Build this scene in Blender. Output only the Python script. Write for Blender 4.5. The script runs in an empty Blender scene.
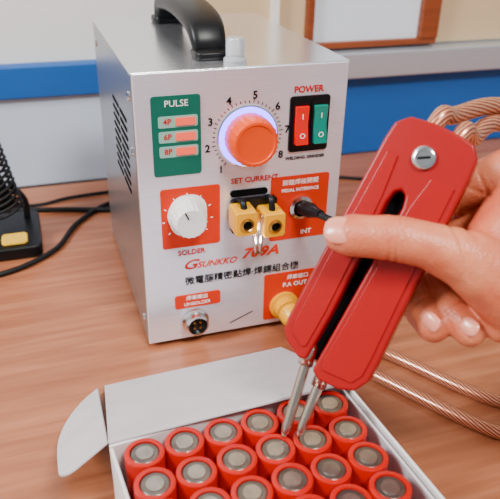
import bpy, bmesh, math, random
from mathutils import Vector, Matrix, noise
random.seed(4)
S=bpy.context.scene
COL=S.collection
MM=0.001

# ------------------------------------------------------------------ materials
def lin(c):
    return tuple(((x/255)/12.92 if x/255<=.04045 else ((x/255+.055)/1.055)**2.4) for x in c)+(1,)
def mat(name,rgb,rough=.5,metal=0,coat=0,sss=0,emit=None,es=0,trans=0,var=0,vscale=40,vstretch=(1,1,1),bump=0,bscale=200,bstretch=(1,1,1),rvar=0,alpha=1,spec=None,aniso=0,ior=None):
    m=bpy.data.materials.new(name);m.use_nodes=True
    nt=m.node_tree;b=nt.nodes['Principled BSDF'];I=b.inputs
    c=lin(rgb)
    I['Base Color'].default_value=c;I['Roughness'].default_value=rough;I['Metallic'].default_value=metal
    I['Coat Weight'].default_value=coat;I['Coat Roughness'].default_value=.08
    I['Subsurface Weight'].default_value=sss
    if sss: I['Subsurface Radius'].default_value=(1,.35,.2);I['Subsurface Scale'].default_value=.004
    I['Transmission Weight'].default_value=trans
    if ior: I['IOR'].default_value=ior
    if spec is not None: I['Specular IOR Level'].default_value=spec
    if emit: I['Emission Color'].default_value=lin(emit);I['Emission Strength'].default_value=es
    def tex(scale,stretch,detail=5):
        tc=nt.nodes.new('ShaderNodeTexCoord');mp=nt.nodes.new('ShaderNodeMapping');mp.inputs['Scale'].default_value=stretch
        n=nt.nodes.new('ShaderNodeTexNoise');n.inputs['Scale'].default_value=scale;n.inputs['Detail'].default_value=detail
        nt.links.new(tc.outputs['Object'],mp.inputs['Vector']);nt.links.new(mp.outputs['Vector'],n.inputs['Vector']);return n
    if var:
        n=tex(vscale,vstretch);r=nt.nodes.new('ShaderNodeValToRGB')
        r.color_ramp.elements[0].position=.3;r.color_ramp.elements[1].position=.7
        r.color_ramp.elements[0].color=tuple(x*(1-var) for x in c[:3])+(1,)
        r.color_ramp.elements[1].color=tuple(min(1,x*(1+var)) for x in c[:3])+(1,)
        nt.links.new(n.outputs['Fac'],r.inputs['Fac']);nt.links.new(r.outputs['Color'],I['Base Color'])
    if bump or rvar:
        n=tex(bscale,bstretch)
        if bump:
            bp=nt.nodes.new('ShaderNodeBump');bp.inputs['Strength'].default_value=bump;bp.inputs['Distance'].default_value=.0006
            nt.links.new(n.outputs['Fac'],bp.inputs['Height']);nt.links.new(bp.outputs['Normal'],I['Normal'])
        if rvar:
            mr=nt.nodes.new('ShaderNodeMapRange');mr.inputs['To Min'].default_value=max(0,rough-rvar);mr.inputs['To Max'].default_value=rough+rvar
            nt.links.new(n.outputs['Fac'],mr.inputs['Value']);nt.links.new(mr.outputs['Result'],I['Roughness'])
    return m
M={}
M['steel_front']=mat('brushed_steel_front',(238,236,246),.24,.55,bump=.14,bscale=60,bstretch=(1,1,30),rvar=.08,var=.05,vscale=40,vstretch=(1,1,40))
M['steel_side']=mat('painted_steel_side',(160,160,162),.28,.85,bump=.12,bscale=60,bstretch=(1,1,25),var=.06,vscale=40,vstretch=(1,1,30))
M['steel_top']=mat('brushed_steel_top',(236,236,240),.2,.9,bump=.14,bscale=50,bstretch=(1,20,1),rvar=.06,var=.05,vscale=40,vstretch=(1,25,1))
M['chrome']=mat('chrome',(220,220,220),.16,1)
M['pin']=mat('pin_steel',(205,190,176),.18,1)
M['black']=mat('black_plastic',(12,12,14),.38,spec=.3)
M['blackr']=mat('black_rubber',(9,9,10),.5,spec=.3)
M['dark']=mat('dark_gap',(5,5,6),.8,spec=.1)
M['teal']=mat('teal_label',(6,98,80),.45,spec=.3)
M['orange']=mat('orange_label',(212,44,2),.45,spec=.25)
M['knob']=mat('orange_knob',(236,72,0),.3,spec=.35)
M['white']=mat('white_plastic',(240,238,234),.35)
M['whitetxt']=mat('white_print',(250,245,240),.5)
M['redtxt']=mat('red_print',(190,14,6),.5,spec=.2)
M['blacktxt']=mat('black_print',(14,12,14),.5,spec=.2)
M['orangetxt']=mat('orange_print',(220,44,2),.5,spec=.2)
M['rockred']=mat('rocker_red',(190,4,3),.18,emit=(255,16,8),es=.35)
M['rockgreen']=mat('rocker_green',(6,116,100),.18,emit=(20,190,160),es=.12)
M['led']=mat('led_window',(225,90,70),.3,emit=(255,80,55),es=.7)
M['ledframe']=mat('led_frame',(140,186,170),.5)
M['glow']=mat('led_ring',(90,80,255),.3,emit=(112,84,255),es=8)
M['lamp']=mat('work_led',(245,248,255),.3,emit=(235,240,255),es=12)
M['yellow']=mat('yellow_plastic',(240,168,2),.28)
M['sponge']=mat('yellow_sponge',(226,176,40),.9,var=.1,vscale=200,bump=.5,bscale=500)
M['brass']=mat('brass',(200,150,70),.3,1)
M['clear']=mat('clear_acrylic',(240,246,252),.08,trans=.6,ior=1.4)
M['pen']=mat('red_plastic',(150,2,6),.3,spec=.4,bump=.03,bscale=400)
M['pen2']=mat('red_plastic_light',(154,2,6),.26,spec=.45)
M['wrap']=mat('battery_wrap',(180,9,2),.22,spec=.45)
M['cap']=mat('battery_cap',(118,112,106),.3,.85,var=.25,vscale=160,bump=.04,bscale=500)
M['capc']=mat('battery_terminal',(168,162,154),.25,.9,var=.2,vscale=200)
M['capd']=mat('battery_groove',(40,30,26),.6)
M['card']=mat('white_cardboard',(222,217,214),.8,var=.04,vscale=30,bump=.1,bscale=120)
M['card_in']=mat('cardboard_inner',(196,188,190),.85,var=.06,vscale=40,bump=.12,bscale=150)
M['nail']=mat('fingernail',(226,140,116),.24,coat=.25,sss=.1)
M['yellowcable']=mat('yellow_cable',(240,168,4),.3,coat=.3)
M['wall']=mat('wall_paint',(224,222,216),.8,var=.02,vscale=4)
M['wallblue']=mat('blue_panel',(14,84,158),.5,var=.05,vscale=8)
M['rail']=mat('aluminium_rail',(196,200,208),.32,.6)
M['panelwhite']=mat('pale_panel',(190,202,218),.6,var=.03,vscale=6)
M['frame']=mat('brown_wood_frame',(132,60,24),.45,var=.15,vscale=20,vstretch=(1,1,8))
M['glass']=mat('frosted_glass',(226,234,242),.25,var=.05,vscale=5)
M['beige']=mat('beige_wall',(208,178,138),.7,var=.03,vscale=4)
M['floor']=mat('floor_tiles',(150,145,138),.5,var=.05,vscale=3)
M['leg']=mat('table_leg_metal',(120,120,124),.4,.8)

def skin():
    m=bpy.data.materials.new('skin');m.use_nodes=True;nt=m.node_tree;b=nt.nodes['Principled BSDF'];I=b.inputs
    tc=nt.nodes.new('ShaderNodeTexCoord')
    n=nt.nodes.new('ShaderNodeTexNoise');n.inputs['Scale'].default_value=45;n.inputs['Detail'].default_value=6
    r=nt.nodes.new('ShaderNodeValToRGB');e=r.color_ramp.elements
    e[0].position=.32;e[0].color=lin((194,86,54));e[1].position=.7;e[1].color=lin((220,132,92))
    nt.links.new(tc.outputs['Object'],n.inputs['Vector']);nt.links.new(n.outputs['Fac'],r.inputs['Fac']);nt.links.new(r.outputs['Color'],I['Base Color'])
    I['Roughness'].default_value=.4;I['Subsurface Weight'].default_value=.12;I['Subsurface Radius'].default_value=(1,.3,.15);I['Subsurface Scale'].default_value=.0025
    v=nt.nodes.new('ShaderNodeTexVoronoi');v.inputs['Scale'].default_value=900
    n2=nt.nodes.new('ShaderNodeTexNoise');n2.inputs['Scale'].default_value=180;n2.inputs['Detail'].default_value=6
    ad=nt.nodes.new('ShaderNodeMath');ad.operation='MULTIPLY_ADD';ad.inputs[1].default_value=.4
    nt.links.new(tc.outputs['Object'],v.inputs['Vector']);nt.links.new(tc.outputs['Object'],n2.inputs['Vector'])
    nt.links.new(v.outputs['Distance'],ad.inputs[0]);nt.links.new(n2.outputs['Fac'],ad.inputs[2])
    bp=nt.nodes.new('ShaderNodeBump');bp.inputs['Strength'].default_value=.6;bp.inputs['Distance'].default_value=.0007
    nt.links.new(ad.outputs[0],bp.inputs['Height']);nt.links.new(bp.outputs['Normal'],I['Normal'])
    return m
M['skin']=skin()
def wood():
    m=bpy.data.materials.new('table_wood');m.use_nodes=True;nt=m.node_tree;b=nt.nodes['Principled BSDF']
    tc=nt.nodes.new('ShaderNodeTexCoord');mp=nt.nodes.new('ShaderNodeMapping');mp.inputs['Scale'].default_value=(3,38,3);mp.inputs['Rotation'].default_value=(0,0,.06)
    n=nt.nodes.new('ShaderNodeTexNoise');n.inputs['Scale'].default_value=3;n.inputs['Detail'].default_value=8;n.inputs['Distortion'].default_value=.5
    r=nt.nodes.new('ShaderNodeValToRGB');e=r.color_ramp.elements
    e[0].position=.25;e[0].color=lin((138,76,46));e[1].position=.75;e[1].color=lin((180,114,80))
    k=e.new(.5);k.color=lin((160,95,63))
    nt.links.new(tc.outputs['Object'],mp.inputs['Vector']);nt.links.new(mp.outputs['Vector'],n.inputs['Vector'])
    nt.links.new(n.outputs['Fac'],r.inputs['Fac']);nt.links.new(r.outputs['Color'],b.inputs['Base Color'])
    b.inputs['Roughness'].default_value=.32;return m
M['wood']=wood()
def coppercable():
    m=bpy.data.materials.new('clear_copper_cable');m.use_nodes=True;nt=m.node_tree;b=nt.nodes['Principled BSDF']
    uv=nt.nodes.new('ShaderNodeUVMap');mp=nt.nodes.new('ShaderNodeMapping');mp.inputs['Rotation'].default_value=(0,0,.35)
    w=nt.nodes.new('ShaderNodeTexWave');w.inputs['Scale'].default_value=.75;w.inputs['Distortion'].default_value=1.2
    r=nt.nodes.new('ShaderNodeValToRGB');e=r.color_ramp.elements
    e[0].position=.05;e[0].color=lin((120,54,32));e[1].position=.95;e[1].color=lin((222,156,118))
    k=e.new(.5);k.color=lin((184,102,68))
    nt.links.new(uv.outputs['UV'],mp.inputs['Vector']);nt.links.new(mp.outputs['Vector'],w.inputs['Vector'])
    nt.links.new(w.outputs['Fac'],r.inputs['Fac']);nt.links.new(r.outputs['Color'],b.inputs['Base Color'])
    b.inputs['Metallic'].default_value=.5;b.inputs['Roughness'].default_value=.35
    b.inputs['Coat Weight'].default_value=1;b.inputs['Coat Roughness'].default_value=.04
    return m
M['copper']=coppercable()

# ------------------------------------------------------------------ helpers
def empty(name):
    o=bpy.data.objects.new(name,None);COL.objects.link(o);o.empty_display_size=.02;return o
def obj(name,me,parent=None,mats=(),smooth=False):
    o=bpy.data.objects.new(name,me);COL.objects.link(o)
    for m in mats: me.materials.append(M[m])
    if smooth:
        for p in me.polygons: p.use_smooth=True
    if parent: o.parent=parent
    return o
def bevel(o,w,seg=3,ang=35):
    b=o.modifiers.new('bevel','BEVEL');b.width=w;b.segments=seg;b.limit_method='ANGLE';b.angle_limit=math.radians(ang)
    for p in o.data.polygons: p.use_smooth=True
    wn=o.modifiers.new('wn','WEIGHTED_NORMAL');wn.keep_sharp=True
    return o
def box(name,a,b,m,parent=None,bev=0):
    (x0,y0,z0),(x1,y1,z1)=a,b
    vs=[(x,y,z) for x in(x0,x1) for y in(y0,y1) for z in(z0,z1)]
    fs=[(0,1,3,2),(4,6,7,5),(0,4,5,1),(2,3,7,6),(0,2,6,4),(1,5,7,3)]
    me=bpy.data.meshes.new(name);me.from_pydata(vs,[],fs);me.update()
    o=obj(name,me,parent,[m])
    if bev: bevel(o,bev)
    return o
def prism(name,pts,h0,h1,m,parent=None,frame=None,bev=0,seg=3):
    """extrude 2D polygon; frame=(origin,X,Y,Z)"""
    bm=bmesh.new()
    v=[bm.verts.new((x,y,h0)) for x,y in pts];f=bm.faces.new(v)
    r=bmesh.ops.extrude_face_region(bm,geom=[f])
    for g in r['geom']:
        if isinstance(g,bmesh.types.BMVert): g.co.z=h1
    bmesh.ops.recalc_face_normals(bm,faces=bm.faces[:])
    me=bpy.data.meshes.new(name);bm.to_mesh(me);bm.free()
    if frame:
        O,X,Y,Z=frame
        me.transform(Matrix(((X[0],Y[0],Z[0],O[0]),(X[1],Y[1],Z[1],O[1]),(X[2],Y[2],Z[2],O[2]),(0,0,0,1))))
    me.update()
    o=obj(name,me,parent,[m])
    if bev: bevel(o,bev,seg)
    return o
def rrect(x0,x1,y0,y1,r,n=6):
    out=[]
    for cx,cy,a0 in((x1-r,y1-r,0),(x0+r,y1-r,90),(x0+r,y0+r,180),(x1-r,y0+r,270)):
        for k in range(n+1):
            a=math.radians(a0+90*k/n);out.append((cx+r*math.cos(a),cy+r*math.sin(a)))
    return out
FRONT=(Vector((0,0,0)),Vector((1,0,0)),Vector((0,0,1)),Vector((0,-1,0)))  # h = out of front panel
def fplate(name,x0,x1,z0,z1,m,parent,h0=0,h1=.0004,r=.002,bev=0):
    return prism(name,rrect(x0*MM,x1*MM,z0*MM,z1*MM,r),h0,h1,m,parent,FRONT,bev)
def lathe(name,prof,mats,parent=None,frame=None,seg=48,smooth=True,rfun=None):
    """prof: list (r,h,matindex for the segment that follows)"""
    vs=[];fs=[];mi=[]
    for r,h,_ in prof:
        for k in range(seg):
            a=2*math.pi*k/seg;rr=r*(rfun(a,h) if rfun else 1)
            vs.append((rr*math.cos(a),rr*math.sin(a),h))
    for i in range(len(prof)-1):
        for k in range(seg):
            a=i*seg+k;b=i*seg+(k+1)%seg
            fs.append((a,b,b+seg,a+seg));mi.append(prof[i][2])
    me=bpy.data.meshes.new(name);me.from_pydata(vs,[],fs)
    for m in mats: me.materials.append(M[m])
    for p,i in zip(me.polygons,mi): p.material_index=i;p.use_smooth=smooth
    if frame:
        O,X,Y,Z=frame
        me.transform(Matrix(((X[0],Y[0],Z[0],O[0]),(X[1],Y[1],Z[1],O[1]),(X[2],Y[2],Z[2],O[2]),(0,0,0,1))))
    bm=bmesh.new();bm.from_mesh(me);bmesh.ops.remove_doubles(bm,verts=bm.verts[:],dist=1e-7);bmesh.ops.recalc_face_normals(bm,faces=bm.faces[:])
    for e in bm.edges:
        if len(e.link_faces)==2 and e.calc_face_angle(0)>.7: e.smooth=False
    bm.to_mesh(me);bm.free();me.update()
    o=bpy.data.objects.new(name,me);COL.objects.link(o);o.parent=parent
    return o
def fframe(x,z,h=0): return (Vector((x*MM,-h*MM,z*MM)),FRONT[1],FRONT[2],FRONT[3])
def cr(P,n=12):
    P=[Vector(p) for p in P];out=[]
    Q=[2*P[0]-P[1]]+P+[2*P[-1]-P[-2]]
    for i in range(1,len(Q)-2):
        a,b,c,d=Q[i-1:i+3]
        for k in range(n):
            t=k/n
            out.append(.5*((2*b)+(c-a)*t+(2*a-5*b+4*c-d)*t*t+(3*b-3*c+d-a)*t**3))
    out.append(P[-1]);return out
def tube(name,P,r,m,parent=None,n=12,seg=14,rf=None,cap=True):
    C=cr(P,n) if n else [Vector(p) for p in P]
    T=[(C[min(i+1,len(C)-1)]-C[max(i-1,0)]).normalized() for i in range(len(C))]
    N=T[0].orthogonal().normalized();vs=[];L=0;Ls=[]
    for i,c in enumerate(C):
        N=(N-N.dot(T[i])*T[i]).normalized();B=T[i].cross(N)
        if i: L+=(c-C[i-1]).length
        Ls.append(L);rr=rf(i/(len(C)-1))*r if rf else r
        for k in range(seg):
            a=2*math.pi*k/seg;vs.append(c+rr*(N*math.cos(a)+B*math.sin(a)))
    fs=[];uvs=[]
    for i in range(len(C)-1):
        for k in range(seg):
            k2=(k+1)%seg
            fs.append((i*seg+k,i*seg+k2,(i+1)*seg+k2,(i+1)*seg+k))
            uvs+=[(k/seg*6,Ls[i]/r),((k+1)/seg*6,Ls[i]/r),((k+1)/seg*6,Ls[i+1]/r),(k/seg*6,Ls[i+1]/r)]
    if cap:
        fs.append(tuple(range(seg-1,-1,-1)));fs.append(tuple((len(C)-1)*seg+k for k in range(seg)));uvs+=[(0,0)]*(2*seg)
    me=bpy.data.meshes.new(name);me.from_pydata(vs,[],fs)
    ul=me.uv_layers.new(name='UVMap')
    for i,u in enumerate(uvs): ul.data[i].uv=u
    me.update();return obj(name,me,parent,[m],True)
def text(name,s,x,z,size,m,parent,align='CENTER',shear=0,bold=0,h=.0003,sx=1):
    cu=bpy.data.curves.new(name,'FONT');cu.body=s;cu.size=size*MM;cu.align_x=align;cu.align_y='CENTER';cu.extrude=.0001;cu.shear=shear;cu.offset=bold*MM
    cu.resolution_u=3
    o=bpy.data.objects.new(name,cu);COL.objects.link(o);cu.materials.append(M[m])
    o.location=(x*MM,-h-.0001,z*MM);o.rotation_euler=(math.radians(90),0,0);o.scale=(sx,1,1);o.parent=parent;return o

# ------------------------------------------------------------------ room
box('wall_back',(-1.6,.34,-.75),(1.9,.44,1.9),'wall')
box('wall_left',(-1.7,-1.6,-.75),(-1.6,.44,1.9),'wall')
box('floor',(-1.7,-1.8,-.8),(2.0,.44,-.75),'floor')
dado=empty('wall_panelling')
box('blue_rail',(-.9,.322,.098),(.10,.340,.131),'wallblue',dado,.002)
box('pale_board',(-.9,.328,.0),(.10,.340,.098),'panelwhite',dado,.001)
box('blue_board',(.10,.326,.0),(1.3,.340,.098),'wallblue',dado,.001)
box('metal_ledge',(.10,.312,.098),(1.3,.340,.128),'rail',dado,.002)
win=empty('window_1')
box('frame_bottom',(.25,.326,.131),(.42,.340,.138),'frame',win,.001)
box('frame_left',(.25,.326,.138),(.258,.340,.42),'frame',win,.001)
box('frame_right',(.396,.324,.138),(.42,.340,.42),'frame',win,.001)
box('frame_top',(.25,.326,.42),(.42,.340,.43),'frame',win,.001)
box('pane',(.258,.333,.138),(.396,.339,.42),'glass',win)
box('wall_beige_panel',(.13,.336,.131),(1.2,.341,1.2),'beige')
box('trim_1',(.208,.328,.131),(.216,.340,1.0),'white')

table=empty('wooden_desk')
box('top',(-.75,-.5,-.025),(1.15,.325,0),'wood',table,.003)
for i,(x,y) in enumerate([(-.7,-.45),(1.05,-.45),(-.7,.26),(1.05,.26)]):
    box('leg_%d'%(i+1),(x,y,-.75),(x+.05,y+.05,-.025),'leg',table,.003)

# ------------------------------------------------------------------ spot welder
W,H,D=.1395,.19637,.19
sw=empty('spot_welder')
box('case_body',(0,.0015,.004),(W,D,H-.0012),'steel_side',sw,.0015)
box('front_panel',(0.0005,0,.004),(W-.0005,.003,H-.0005),'steel_front',sw,.0008)
box('lid_sheet',(-.0004,.0006,H-.0014),(W+.0004,D,H),'steel_top',sw,.0006)
for i,(x,y) in enumerate([(.015,.015),(W-.015,.015),(.015,D-.02),(W-.015,D-.02)]):
    box('foot_%d'%(i+1),(x-.008,y-.008,0),(x+.008,y+.008,.0042),'blackr',sw)
SIDE=(Vector((0,0,0)),Vector((0,1,0)),Vector((0,0,1)),Vector((-1,0,0)))
for i in range(9):
    z=.108+i*.0062
    for j in range(2):
        y=.030+j*.034
        prism('vent_%d'%(i*2+j+1),rrect(y,y+.029,z,z+.0024,.0011),0,.0004,'dark',sw,SIDE)
for i,(y,z) in enumerate([(.012,.180),(.012,.145),(.012,.02),(.175,.18)]):
    lathe('side_screw_%d'%(i+1),[(.003,0,0),(.0028,.001,0),(0,.0016,0)],['chrome'],sw,(Vector((0,y,z)),SIDE[1],SIDE[2],SIDE[3]),20)

def handle():
    x=.056
    path=[(x,.034,H+.001),(x,.036,H+.009),(x,.045,H+.0165),(x,.064,H+.0205),(x,.095,H+.022),(x,.125,H+.0205),(x,.146,H+.0165),(x,.155,H+.009),(x,.157,H+.001)]
    C=cr(path,8);vs=[];fs=[];seg=16
    for i,c in enumerate(C):
        T=(C[min(i+1,len(C)-1)]-C[max(i-1,0)]).normalized();X=Vector((1,0,0));Z=X.cross(T).normalized()
        t=i/(len(C)-1);w=.0105+.0025*math.sin(math.pi*t);h=.0045+.0020*math.sin(math.pi*t)
        for k in range(seg):
            a=2*math.pi*k/seg;ca,sa=math.cos(a),math.sin(a)
            vs.append(c+X*w*math.copysign(abs(ca)**.6,ca)+Z*h*math.copysign(abs(sa)**.6,sa))
    for i in range(len(C)-1):
        for k in range(seg):
            k2=(k+1)%seg;fs.append((i*seg+k,i*seg+k2,(i+1)*seg+k2,(i+1)*seg+k))
    fs.append(tuple(range(seg)));fs.append(tuple((len(C)-1)*seg+k for k in range(seg)))
    me=bpy.data.meshes.new('handle_grip');me.from_pydata(vs,[],fs);me.update()
    obj('handle_grip',me,sw,['black'],True)
    for i,y in enumerate((.029,.161)):
        prism('handle_foot_%d'%(i+1),rrect(x-.012,x+.012,y-.010,y+.010,.005),H,H+.005,'black',sw,None,.0015)
handle()
lathe('lens_cap',[(0,0,0),(.0072,0,0),(.0072,.003,0),(.0058,.004,0),(.0058,.014,0),(.0048,.0155,0),(0,.0155,0)],['clear'],sw,(Vector((.066,.010,H)),Vector((1,0,0)),Vector((0,1,0)),Vector((0,0,1))),32)

# pulse panel
fplate('pulse_panel',10.5,41,131,182,'teal',sw)
text('pulse_text','PULSE',26,177,5.6,'whitetxt',sw,h=.0004)
for i,z in enumerate((166,156.5,147)):
    fplate('pulse_led_frame_%d'%(i+1),14.5,39,z-3.6,z+3.6,'ledframe',sw,.0003,.0006,.0012)
    fplate('pulse_led_%d'%(i+1),25,37.5,z-2.4,z+2.4,'led',sw,.0005,.0014,.001)
    text('pulse_label_%d'%(i+1),('4P','6P','8P')[i],20,z,5,'redtxt',sw,h=.0006,bold=.08)
# current dial
cx,cz=71.5,152.5
lathe('dial_ring',[(.0152,.0001,0),(.0195,.0001,0),(.0195,.0012,0),(.0165,.002,0),(.0152,.002,0)],['glow'],sw,fframe(cx,cz),64)
lathe('dial_bezel',[(.0203,0,0),(.0203,.0010,0),(.0194,.0014,0),(.0194,0,0)],['chrome'],sw,fframe(cx,cz),64)
lathe('current_knob',[(.0158,.0008,0),(.0158,.004,0),(.0152,.015,0),(.0140,.0172,0),(.0125,.0174,0),(.0118,.0166,0),(0,.0163,0)],['knob'],sw,fframe(cx,cz),96,True,
      lambda a,h:(1+.025*math.cos(24*a)) if h<.0155 and h>.003 else 1)
for i in range(8):
    a=math.radians(229-37.2*i);r=27
    text('dial_number_%d'%(i+1),str(i+1),cx+r*math.cos(a),cz-.5+r*math.sin(a),6.8,'blacktxt',sw,bold=.14)
for i in range(36):
    a=math.radians(229-37.2*7*i/35);R=Vector((math.cos(a),0,math.sin(a)));T=Vector((-math.sin(a),0,math.cos(a)))
    prism('dial_tick_%d'%(i+1),rrect(-.00022,.00022,.0215,.0232 if i%5 else .024,.0001,1),0,.0003,'blacktxt',sw,(Vector((cx*MM,0,cz*MM)),T,R,Vector((0,-1,0))))
text('current_text','SET CURRENT',77,122.5,5.2,'redtxt',sw,bold=.1)
# power switches
text('power_text','POWER',112,180,5.8,'redtxt',sw,bold=.12)
fplate('power_panel',99.5,127,139,176,'black',sw,0,.0012)
for i,(x,m) in enumerate(((101,'rockred'),(114,'rockgreen'))):
    fplate('rocker_frame_%d'%(i+1),x,x+12,141.5,173.5,'black',sw,.001,.0022,.001)
    prism('rocker_%d'%(i+1),[(-.0125,.0015),(-.0125,.0062),(0,.0036),(.0125,.0048),(.0125,.0015)],0,.009,m,sw,
          (Vector(((x+1.5)*MM,0,.1575)),Vector((0,0,1)),Vector((0,-1,0)),Vector((1,0,0))),.0004)
    text('rocker_mark_%d'%(i+1),'I',x+6,163.5,5,'whitetxt',sw,h=.0048); text('rocker_mark_o_%d'%(i+1),'O',x+6,151,5,'whitetxt',sw,h=.0058)
text('welding_text','WELDING GRINDER',112,134.5,3.1,'blacktxt',sw,bold=.05)
# soldering section
fplate('solder_panel',13.5,53,79,122,'orange',sw)
fplate('solder_window',19,44,87,117,'whitetxt',sw,.0003,.0005,.011)
lathe('solder_knob_skirt',[(.0125,.0005,0),(.0125,.003,0),(.0108,.004,0),(.0105,.014,0),(.0095,.0155,0),(0,.0152,0)],['white'],sw,fframe(30,103),80,True,
      lambda a,h:(1+.03*math.cos(18*a)) if .0035<h<.0145 else 1)
prism('solder_knob_mark',rrect(-.0004,.0004,.004,.0095,.0003),.0152,.0160,'blacktxt',sw,(Vector((.030,0,.103)),Vector((.9,0,.43)),Vector((-.43,0,.9)),Vector((0,-1,0))))
for i in range(9):
    a=math.radians(220-32.5*i)
    prism('solder_tick_%d'%(i+1),rrect(-.0003,.0003,.0155,.0172,.0001,1),.0003,.0007,'whitetxt',sw,(Vector((.031,0,.101)),Vector((-math.sin(a),0,math.cos(a))),Vector((math.cos(a),0,math.sin(a))),Vector((0,-1,0))))
text('solder_text','SOLDER',33,74.5,5.2,'redtxt',sw,bold=.1)
# slot, electrode work light + welding electrodes
fplate('feed_slot',60,86,111.5,116,'dark',sw,0,.0012,.002)
fplate('electrode_backing',60,92,86,110,'black',sw,0,.004,.002)
for i,(x,z) in enumerate(((65.5,100),(85,96.5))):
    fplate('electrode_block_%d'%(i+1),x-7.5,x+7.5,z-8.5,z+8.5,'yellow',sw,.003,.020,.002,.001)
    lathe('electrode_screw_%d'%(i+1),[(.0045,.0195,0),(.0045,.0215,0),(.0032,.0222,0),(.0028,.0205,1),(0,.0205,1)],['brass','dark'],sw,fframe(x,z),32)
    xx=72.5+i*5
    tube('electrode_pin_%d'%(i+1),[(xx*MM,-.014,(z+6)*MM),(xx*MM,-.0145,.090),(( 74 if i==0 else 76.5)*MM,-.015,.0745)],.0013,'pin',sw,4,12)
    tube('electrode_lead_%d'%(i+1),[(x*MM,0,.108),(x*MM,-.010,.112),(x*MM,-.014,(z+7)*MM)],.0022,'black',sw,8,10)
lathe('work_led_lens',[(.0030,.004,0),(.0030,.0065,0),(.0018,.0080,0),(0,.0085,0)],['lamp'],sw,fframe(75,89),24)
# pedal socket section
fplate('pedal_panel',88.5,131,74,122,'orange',sw)
text('pedal_text_cn','脚踏焊接開關',110,117,4.4,'whitetxt',sw,h=.0004)
text('pedal_text','PEDAL INTERFACE',110,111.5,3.3,'whitetxt',sw,h=.0004,bold=.05)
text('int_text','INT',116,78.5,5,'whitetxt',sw,h=.0004,bold=.06)
lathe('pedal_socket',[(.0085,.0003,0),(.0085,.002,0),(.0062,.003,0),(.0062,.0012,1),(0,.0012,1)],['chrome','dark'],sw,fframe(111,98),40)
lathe('pedal_plug',[(.0052,.001,0),(.0052,.014,0),(.0040,.017,0),(.0028,.026,0),(0,.026,0)],['blackr'],sw,(Vector((.111,0,.098)),Vector((1,0,0)),Vector((0,.25,.97)),Vector((.15,-.96,.2))),24)
tube('pedal_cable',[(.1145,-.024,.1025),(.122,-.038,.100),(.135,-.050,.080),(.146,-.052,.052),(.150,-.046,.025),(.158,-.035,.006),(.185,-.010,.003),(.25,.02,.003),(.40,.04,.003)],.0023,'blackr',sw)
# printed name
text('brand_mark','G',31,64.5,10,'redtxt',sw,shear=.4,sx=1.4,bold=.1)
text('brand_text','SUNKKO',50.5,63.5,6.6,'orangetxt',sw,shear=.35,bold=.1,sx=1.05)
text('model_text','709A',82,67,10.5,'orangetxt',sw,shear=.3,bold=.32,sx=1.2)
text('name_cn','微電腦精密點焊·焊錫組合機',70,51.5,6.9,'blacktxt',sw,bold=.05)
# aviation socket
fplate('socket_panel',20,53,30,41,'orange',sw)
text('socket_text_cn','焊筆輸出',36,37.8,4,'whitetxt',sw,h=.0004)
text('socket_text','UNISOLDER',36,33,3.6,'whitetxt',sw,h=.0004)
lathe('aviation_socket',[(.0098,.0003,0),(.0098,.003,0),(.0080,.0035,0),(.0080,.009,0),(.0068,.0095,0),(.0064,.005,1),(0,.005,1)],['chrome','black'],sw,fframe(34,19),40)
for i in range(4):
    a=math.radians(45+90*i);lathe('socket_pin_%d'%(i+1),[(.0008,.005,0),(.0008,.008,0),(0,.0082,0)],['brass'],sw,fframe(34+3*math.cos(a),19+3*math.sin(a)),12)
prism('logo_line',[(.060,.011),(.0605,.0105),(.078,.0175),(.0775,.018)],0,.0003,'blacktxt',sw,FRONT)
# output socket
fplate('output_panel',86,131,8,47,'orange',sw)
text('output_text_cn','焊筆接口',112,42,4.2,'whitetxt',sw,h=.0004)
text('output_text','P.A OUT',110,36,5,'whitetxt',sw,h=.0004,bold=.05)
lathe('output_socket',[(.0112,.0003,0),(.0112,.003,0),(.0085,.0035,0),(.0085,.010,0),(0,.010,0)],['yellow'],sw,fframe(102,19),40)
lathe('output_plug',[(.0062,.006,0),(.0080,.007,0),(.0080,.016,0),(.0064,.019,0),(.0064,.030,0),(.0052,.034,0),(0,.034,0)],['yellow'],sw,(Vector((.102,0,.019)),Vector((1,0,0)),Vector((0,-.2,1)),Vector((.10,-.97,-.2))),32,True,
      lambda a,h:1+.03*math.cos(16*a) if .0065<h<.017 else 1)

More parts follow.
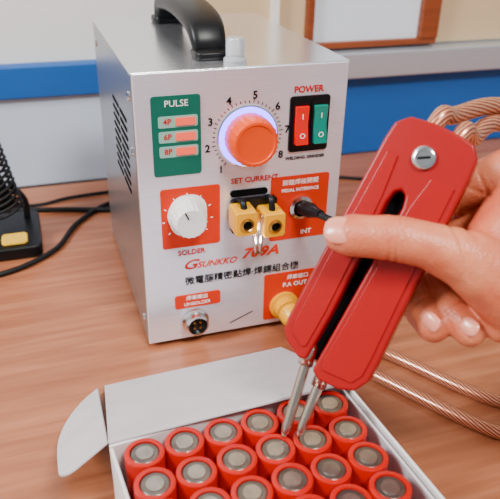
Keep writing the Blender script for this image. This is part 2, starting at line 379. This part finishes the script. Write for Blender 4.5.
# ------------------------------------------------------------------ battery box
BO=Vector((-.0289,-.1613,0));ba=.0486
BX=Vector((math.cos(ba),math.sin(ba),0));BY=Vector((-math.sin(ba),math.cos(ba),0));BZ=Vector((0,0,1))
pitch=.0187
def batteries():
    prof=[(0,.0667,3),(.0040,.0667,3),(.0043,.0662,1),(.0060,.0662,1),(.0064,.0659,2),(.0067,.0659,0),(.0068,.0669,0),(.0084,.0670,0),(.0090,.0667,0),(.00918,.0661,0),(.00918,.003,0),(0,.003,0)]
    seg=36;vs=[];fs=[];mi=[]
    for i in range(7):
        for j in range(6):
            c=BO+BX*(j*pitch+random.uniform(-.0001,.0001))-BY*(i*pitch)+BZ*random.uniform(-.0006,.0006)
            base=len(vs);tx=random.uniform(-.03,.03);ty=random.uniform(-.03,.03)
            for r,h,_ in prof:
                for k in range(seg):
                    a=2*math.pi*k/seg;x,y=r*math.cos(a),r*math.sin(a)
                    vs.append(c+Vector((x,y,h+(x*tx+y*ty if h>.05 else 0))))
            for q in range(len(prof)-1):
                for k in range(seg):
                    k2=(k+1)%seg;a=base+q*seg
                    fs.append((a+k,a+seg+k,a+seg+k2,a+k2));mi.append(prof[q][2])
    me=bpy.data.meshes.new('battery_cells');me.from_pydata(vs,[],fs)
    o=obj('battery_cells',me,None,['wrap','cap','capd','capc'],True)
    for p,i in zip(me.polygons,mi): p.material_index=i
    bm=bmesh.new();bm.from_mesh(me);bmesh.ops.remove_doubles(bm,verts=bm.verts[:],dist=1e-7);bmesh.ops.recalc_face_normals(bm,faces=bm.faces[:])
    for e in bm.edges:
        if len(e.link_faces)==2 and e.calc_face_angle(0)>.6: e.smooth=False
    bm.to_mesh(me);bm.free()
    return o
batteries()
cb=empty('cardboard_box')
CA=.085
KX=Vector((math.cos(CA),math.sin(CA),0));KY=Vector((-math.sin(CA),math.cos(CA),0))
CO=BO+BX*(-.0140)+BY*.0125   # rear left outer corner
L,Dp,hh,t=.1250,.142,.0640,.0016
FB=(CO,KX,KY,BZ)
def cbox(name,x0,x1,y0,y1,z0,z1,m,b=.0004):
    return prism(name,[(x0,y0),(x1,y0),(x1,y1),(x0,y1)],z0,z1,m,cb,FB,b,2)
cbox('base_board',-.004,L,-Dp,0,.0004,.002,'card')
cbox('wall_rear_side',0,L,-t,0,.0004,hh,'card')
cbox('wall_left_side',-.0000,t,-Dp,-t,.0004,hh-.001,'card')
cbox('wall_right_side',L-t,L,-Dp,-t,.0004,hh,'card')
cbox('wall_right_fold',L-.0045,L-.0030,-Dp+.003,-.004,.0024,hh-.0015,'card_in')
cbox('wall_near_side',t,L-t,-Dp,-Dp+t,.0004,hh,'card')
hinge=CO+BZ*hh
far_l=Vector((-.040,-.037,.0035))
LYv=(far_l-hinge);LYl=LYv.length;LY=LYv.normalized()
LX=(KX-KX.dot(LY)*LY).normalized();LZ=LX.cross(LY).normalized()
lidf=(hinge,LX,LY,LZ)
prism('lid_panel',[(0,0),(L,0),(L,LYl*.955),(.004,LYl)],0,.0016,'card_in',cb,lidf,.0004,2)
TX=(LX*math.cos(.45)+LZ*math.sin(.45)).normalized();TZ=TX.cross(LY).normalized()
tab=[(0,.002)]+[(-.018-.009*math.sin(a),.012-.012*math.cos(a)) for a in [0,.4,.8,1.2,1.57]]+[(-.0285,.04),(-.0290,.06)]+[(-.0290+.025*(1-math.cos(a)),.06+(LYl-.062)*math.sin(a)) for a in [.2,.45,.7,.95,1.2,1.4,1.57]]+[(0,LYl-.001)]
prism('lid_side_flap',tab,0,.0014,'card_in',cb,(hinge,TX,LY,TZ),.0003,2)

# ------------------------------------------------------------------ welding pen
PT=Vector((.0373,-.1742,.0682))
PY=Vector((.4799,.1945,.8556)).normalized();PZ=Vector((-.4812,-.757,.442));PZ=(PZ-PZ.dot(PY)*PY).normalized();PX=PY.cross(PZ).normalized()
rot=math.radians(8);PX,PZ=(PX*math.cos(rot)+PZ*math.sin(rot)),(PZ*math.cos(rot)-PX*math.sin(rot))
PF=(PT,PX,PY,PZ)
def mmp(l): return [(x*MM,y*MM) for x,y in l]
pen=empty('welding_pen')
body=[(-12,35.5),(-20,39.5),(-23.8,44),(-24.4,50),(-22.8,80),(-20.7,115),(-19,142),(-17.8,149),(-12.5,153.5),(-2,154.5),(10,153.5),(17,152),(20.8,147),(21.4,138),(20.8,110),(20.6,80),(20.8,50),(20.4,41),(17,34.5),(10,31.5),(0,31),(-4.2,33.5),(-2.4,60),(-.4,90),(1.1,116),(.1,121),(-2.4,123),(-5.0,121),(-6.2,116),(-6.2,90),(-7,60),(-8.6,36.5)]
prism('body_shell',mmp(body),-.0070,.0060,'pen',pen,PF,.0014,3)
prism('slit_core',mmp([(-9.5,39),(-8,37),(-4,37),(-1,42),(2.8,122),(-3,126),(-8,122)]),-.005,-.0015,'dark',pen,PF)
prism('left_rib',mmp([(-13,41),(-19.5,45),(-20.5,50),(-19.2,80),(-16.8,115),(-15.4,136),(-10,136),(-8.8,118),(-8.8,90),(-9.6,60),(-11,42)]),.0055,.0068,'pen2',pen,PF,.0005)
prism('right_rib',mmp([(0,36),(14,37),(17,42),(17.4,50),(17.3,80),(17.5,110),(17.8,132),(7,132),(4,118),(2.4,90),(.5,60),(-1.4,40)]),.0055,.0068,'pen2',pen,PF,.0005)
def pf(x,y,z=0): return PT+PX*x*MM+PY*y*MM+PZ*z*MM
lathe('pivot_screw',[(.0050,.0055,0),(.0050,.0078,0),(.0042,.0084,0),(.0034,.0084,0),(.0032,.0074,0),(0,.0074,0)],['chrome'],pen,(pf(.5,139),PX,PY,PZ),32)
prism('pivot_slot',rrect(-.0028,.0028,-.0005,.0005,.0003),.0074,.0077,'dark',pen,(pf(.5,139),(PX+PY*.5).normalized(),(PY-PX*.5).normalized(),PZ))
tube('probe_left',[pf(-10.5,48),pf(-9.4,38),pf(-4.4,4),pf(-3.5,-2)],.0024,'pin',pen,6,18,lambda t:1 if t<.66 else 1-.6*(t-.66)/.34)
tube('probe_right',[pf(0,46),pf(.2,36),pf(2.0,8),pf(2.1,2)],.0024,'pin',pen,6,18,lambda t:1 if t<.66 else 1-.6*(t-.66)/.34)
tube('probe_collar_left',[pf(-10.3,44),pf(-8.8,33)],.0036,'pin',pen,2,18)
tube('probe_collar_right',[pf(.1,42),pf(.7,27)],.0036,'pin',pen,2,18)

# cables
def hf(h,v,n): # hand/pen working frame (mm): h across, v up, n towards the grip side
    return HO+HS*h*MM+HT*v*MM+HN*n*MM
HO=PT+PX*.0016+PY*.076
X0=Vector((.7337,-.6238,-.2697));Y0=Vector((.4799,.1945,.8556));HN=Vector((-.4812,-.757,.442)).normalized()
HS=(X0*.91+Y0*.414).normalized();HT=(-X0*.414+Y0*.91).normalized()
cab=empty('welding_cable')
tube('lead_1',[pf(-3,146,-2),pf(-2,160,-4),hf(38,79,-12),hf(58,86,-30),hf(90,84,-50),hf(125,60,-70),hf(140,0,-80),Vector((.32,-.10,.03)),Vector((.30,-.14,.0045)),Vector((.235,-.135,.0042)),Vector((.1994,-.122,.0042)),Vector((.1575,-.0592,.0042)),Vector((.128,-.043,.007)),Vector((.106,-.034,.0135))],.0041,'copper',cab,12,18)
tube('lead_2',[pf(9,146,-2),pf(10,158,-5),hf(46,69,-14),hf(60,78,-30),hf(95,70,-52),hf(130,40,-70),hf(145,-20,-80),Vector((.33,-.14,.03)),Vector((.29,-.17,.0045)),Vector((.22,-.165,.0042)),Vector((.1828,-.146,.0042)),Vector((.14,-.080,.0042)),Vector((.118,-.052,.006)),Vector((.1045,-.034,.0120))],.0041,'copper',cab,12,18)
tube('yellow_boot',[Vector((.1050,-.030,.0135)),Vector((.109,-.040,.0110)),Vector((.118,-.052,.0080)),Vector((.130,-.066,.0068))],.0062,'yellowcable',cab,6,18)

# ------------------------------------------------------------------ hand
def sph(c,r,n=14):
    out=[]
    for i in range(n+1):
        th=math.pi*i/n
        for k in range(n*2):
            ph=math.pi*k/n;out.append(Vector(c)+Vector((r*math.sin(th)*math.cos(ph),r*math.sin(th)*math.sin(ph),r*math.cos(th))))
    return out
def hull(bm,balls):
    t=bmesh.new()
    for c,r in balls:
        for p in sph(c,r*MM): t.verts.new(p)
    res=bmesh.ops.convex_hull(t,input=t.verts[:])
    bmesh.ops.delete(t,geom=list({g for g in res['geom_interior']+res['geom_unused'] if isinstance(g,bmesh.types.BMVert)}),context='VERTS')
    me=bpy.data.meshes.new('tmp');t.to_mesh(me);t.free();bm.from_mesh(me);bpy.data.meshes.remove(me)
hand=empty('human_hand')
hb=bmesh.new()
def chain(pts):
    for a,b in zip(pts,pts[1:]): hull(hb,[(hf(*a[0]),a[1]),(hf(*b[0]),b[1])])
thumb=[((-10,25,14.8),7.4),((-5,25,16.2),9.0),((3,24.5,17.3),9.0),((12,24,18),9.8),((26,21,16.5),9.6),((42,15,10),13),((66,-2,-2),18)]
index=[((-4,22,-16),7.5),((12,27,-19),8.3),((38,44,-22),9.3),((64,54,-16),11.5)]
middle=[((30,-15.5,-6),7.6),((24,-8,-11),8.3),((15,8,-24),8.8),((40,24,-32),9.6),((72,38,-20),12)]
ring=[((45,-17,-3),7.2),((38.5,-10,-8),8),((28,1,-26),8.5),((48,12,-34),9.2),((78,20,-20),12)]
pinky=[((58,-15,-2),6.6),((52,-11,-7),7.2),((42,-7,-25),7.8),((58,-2,-32),8.4),((82,0,-20),11.5)]
for c in (thumb,index,middle,ring,pinky): chain(c)
for a,b in (((64,54,-16),(72,38,-20)),((72,38,-20),(78,20,-20)),((78,20,-20),(82,0,-20))):
    hull(hb,[(hf(*a),11.5),(hf(*b),11.5),(hf(118,14,-14),17)])
hull(hb,[(hf(66,-2,-2),17),(hf(82,0,-18),13),(hf(118,2,-12),20)])
hull(hb,[(hf(66,-2,-2),16),(hf(46,15,5),10),(hf(66,46,-14),10),(hf(80,25,-14),13)])
hull(hb,[(hf(118,2,-12),20),(hf(118,14,-14),19),(hf(150,8,-14),22),(hf(240,-10,-10),32)])
hm=bpy.data.meshes.new('hand_raw');hb.to_mesh(hm);hb.free()
ho=obj('hand_skin',hm,hand,['skin'],True)
rm=ho.modifiers.new('remesh','REMESH');rm.mode='VOXEL';rm.voxel_size=.0007;rm.use_smooth_shade=True
sm=ho.modifiers.new('smooth','SMOOTH');sm.factor=.6;sm.iterations=12
bpy.context.view_layer.update()
dg=bpy.context.evaluated_depsgraph_get()
nm=bpy.data.meshes.new_from_object(ho.evaluated_get(dg));nm.name='hand_skin'
ho.modifiers.clear();ho.data=nm
def hdir(h,v,n): return (HS*h+HT*v+HN*n).normalized()
# flexion creases: (centre, axis, reach mm, depth mm, width mm)
CRE=[((10.5,24,18),(1,-.1,0),13,.45,.8),((13,24,18),(1,0,0),13,.55,.8),((15.8,24,18),(1,.1,0),13,.4,.8),
((37,20,14),(1,.25,-.2),17,.6,1.1),((44,26,6),(.75,.65,0),16,.8,1.2),
((24,-8,-11),(.6,-.7,.4),11,.6,.9),((38.5,-10,-8),(.6,-.7,.4),11,.6,.9),((52,-11,-7),(.6,-.6,.4),9,.6,.9),
((51,8,2),(.8,.55,.2),20,.5,1.2),((58,40,-8),(.4,.9,0),20,.45,1.1),((50,49,-18),(.9,.3,0),13,.5,.9),((72,18,-4),(.95,-.25,0),26,.5,1.3)]
CRE=[(hf(*c),hdir(*a),r*MM,d*MM,w*MM) for c,a,r,d,w in CRE]
nm.update()
nrm=[v.normal.copy() for v in nm.vertices]
for v,n in zip(nm.vertices,nrm):
    off=0
    for c,a,r,d,w in CRE:
        q=v.co-c;l=q.length
        if l<r:
            wob=.0009*noise.noise(v.co*130)
            off-=d*math.exp(-((q.dot(a)+wob)/w)**2)*min(1,(1-l/r)*3)
    off+=.00035*noise.noise(v.co*70)
    v.co=v.co+n*off
nm.update()
def nail(name,c,along,nrm,l,w):
    A=hdir(*along);Nn=hdir(*nrm);Nn=(Nn-Nn.dot(A)*A).normalized();B=A.cross(Nn)
    bm=bmesh.new();bmesh.ops.create_uvsphere(bm,u_segments=24,v_segments=14,radius=1)
    for v in bm.verts:
        x,y,z=v.co
        sx=math.copysign(abs(x)**.75,x);sy=math.copysign(abs(y)**.8,y)
        v.co=hf(*c)+A*sx*l*MM+B*sy*w*MM+Nn*(z*.9-.22*w*y*y)*MM
    me=bpy.data.meshes.new(name);bm.to_mesh(me);bm.free();obj(name,me,hand,['nail'],True)
nail('thumb_nail',(-10.5,27.5,22.6),(-1,.05,-.2),(-.2,.35,1),6.5,6)
nail('middle_nail',(28,-13,1.5),(.7,-.6,.4),(-.3,-.2,1),4.5,4)
nail('ring_nail',(44,-14,4),(.7,-.5,.4),(-.2,.1,1),4.2,3.8)

# ------------------------------------------------------------------ soldering stand + wires on the left
st=empty('soldering_iron_stand')
prism('stand_base',rrect(-.150,-.064,.160,.238,.008),.0005,.012,'black',st,None,.002)
prism('sponge_pad',rrect(-.098,-.076,.166,.186,.004),.012,.0145,'sponge',st,None,.001)
sp=[]
for i in range(160):
    a=i*.5;t_=i/159;r=.013+.009*t_;c=Vector((-.088,.205,.026))+Vector((-.022,.012,.062))*t_
    sp.append(c+Vector((1,0,.4)).normalized()*r*math.cos(a)+Vector((0,1,0))*r*math.sin(a))
tube('stand_coil',sp,.0015,'blackr',st,0,8)
tube('stand_post',[(-.075,.222,.010),(-.075,.222,.03),(-.085,.215,.05)],.003,'black',st,6,10)
tube('iron_grip',[(-.090,.206,.030),(-.112,.216,.090),(-.135,.225,.140)],.0095,'blackr',st,6,16)
pc=empty('power_cord')
tube('cord_1',[(-.17,.262,.0028),(-.115,.262,.0028),(-.085,.26,.0028),(-.04,.25,.0028),(.01,.235,.0028),(.05,.23,.0028),(.12,.26,.0028)],.0026,'blackr',pc)
tube('cord_2',[(-.15,.14,.0026),(-.10,.135,.0026),(-.055,.165,.0026),(-.03,.215,.0026),(.01,.255,.0026),(.08,.27,.0026)],.0024,'blackr',pc)
tube('cord_3',[(-.14,.29,.0022),(-.07,.27,.0022),(-.03,.28,.0022),(.03,.285,.0022),(.10,.29,.0022),(.25,.26,.0022),(.36,.20,.0022)],.0018,'blackr',pc)

# ------------------------------------------------------------------ lights
w=bpy.data.worlds.new('world');S.world=w;w.use_nodes=True
w.node_tree.nodes['Background'].inputs[0].default_value=(.88,.94,1,1);w.node_tree.nodes['Background'].inputs[1].default_value=.42
def area(name,loc,target,size,power,color,sy=None):
    l=bpy.data.lights.new(name,'AREA');l.shape='RECTANGLE';l.size=size;l.size_y=sy or size;l.energy=power;l.color=color
    o=bpy.data.objects.new(name,l);COL.objects.link(o);o.location=loc
    o.rotation_euler=(Vector(target)-Vector(loc)).to_track_quat('-Z','Y').to_euler();return o
area('front_fill',(.25,-1.0,1.5),(0,0,0),.4,34,(1,.985,.96),.25)  # added fill that brightens the welder front, no fixture in the room
area('window_light',(-1.2,-.25,1.15),(0,-.1,.1),.35,34,(.96,.98,1),.5)
pl=bpy.data.lights.new('work_led_light','POINT');pl.energy=.022;pl.color=(.9,.93,1);pl.shadow_soft_size=.003
po=bpy.data.objects.new('work_led_light',pl);COL.objects.link(po);po.location=(.075,-.018,.084);po.parent=sw

# ------------------------------------------------------------------ camera
p_,t_,r_,f_=.50024,.33096,.0206,653.75
F=Vector((math.sin(t_)*math.cos(p_),math.cos(t_)*math.cos(p_),-math.sin(p_)))
R0=Vector((math.cos(t_),-math.sin(t_),0));U0=R0.cross(F)
R=R0*math.cos(r_)+U0*math.sin(r_);U=U0*math.cos(r_)-R0*math.sin(r_)
cam=bpy.data.cameras.new('camera');co=bpy.data.objects.new('camera',cam);COL.objects.link(co)
cam.sensor_width=36;cam.lens=f_*36/500;cam.clip_start=.01
co.matrix_world=Matrix(((R[0],U[0],-F[0],-.05542),(R[1],U[1],-F[1],-.37879),(R[2],U[2],-F[2],.28873),(0,0,0,1)))
cam.dof.use_dof=True;cam.dof.focus_distance=.38;cam.dof.aperture_fstop=14
S.camera=co
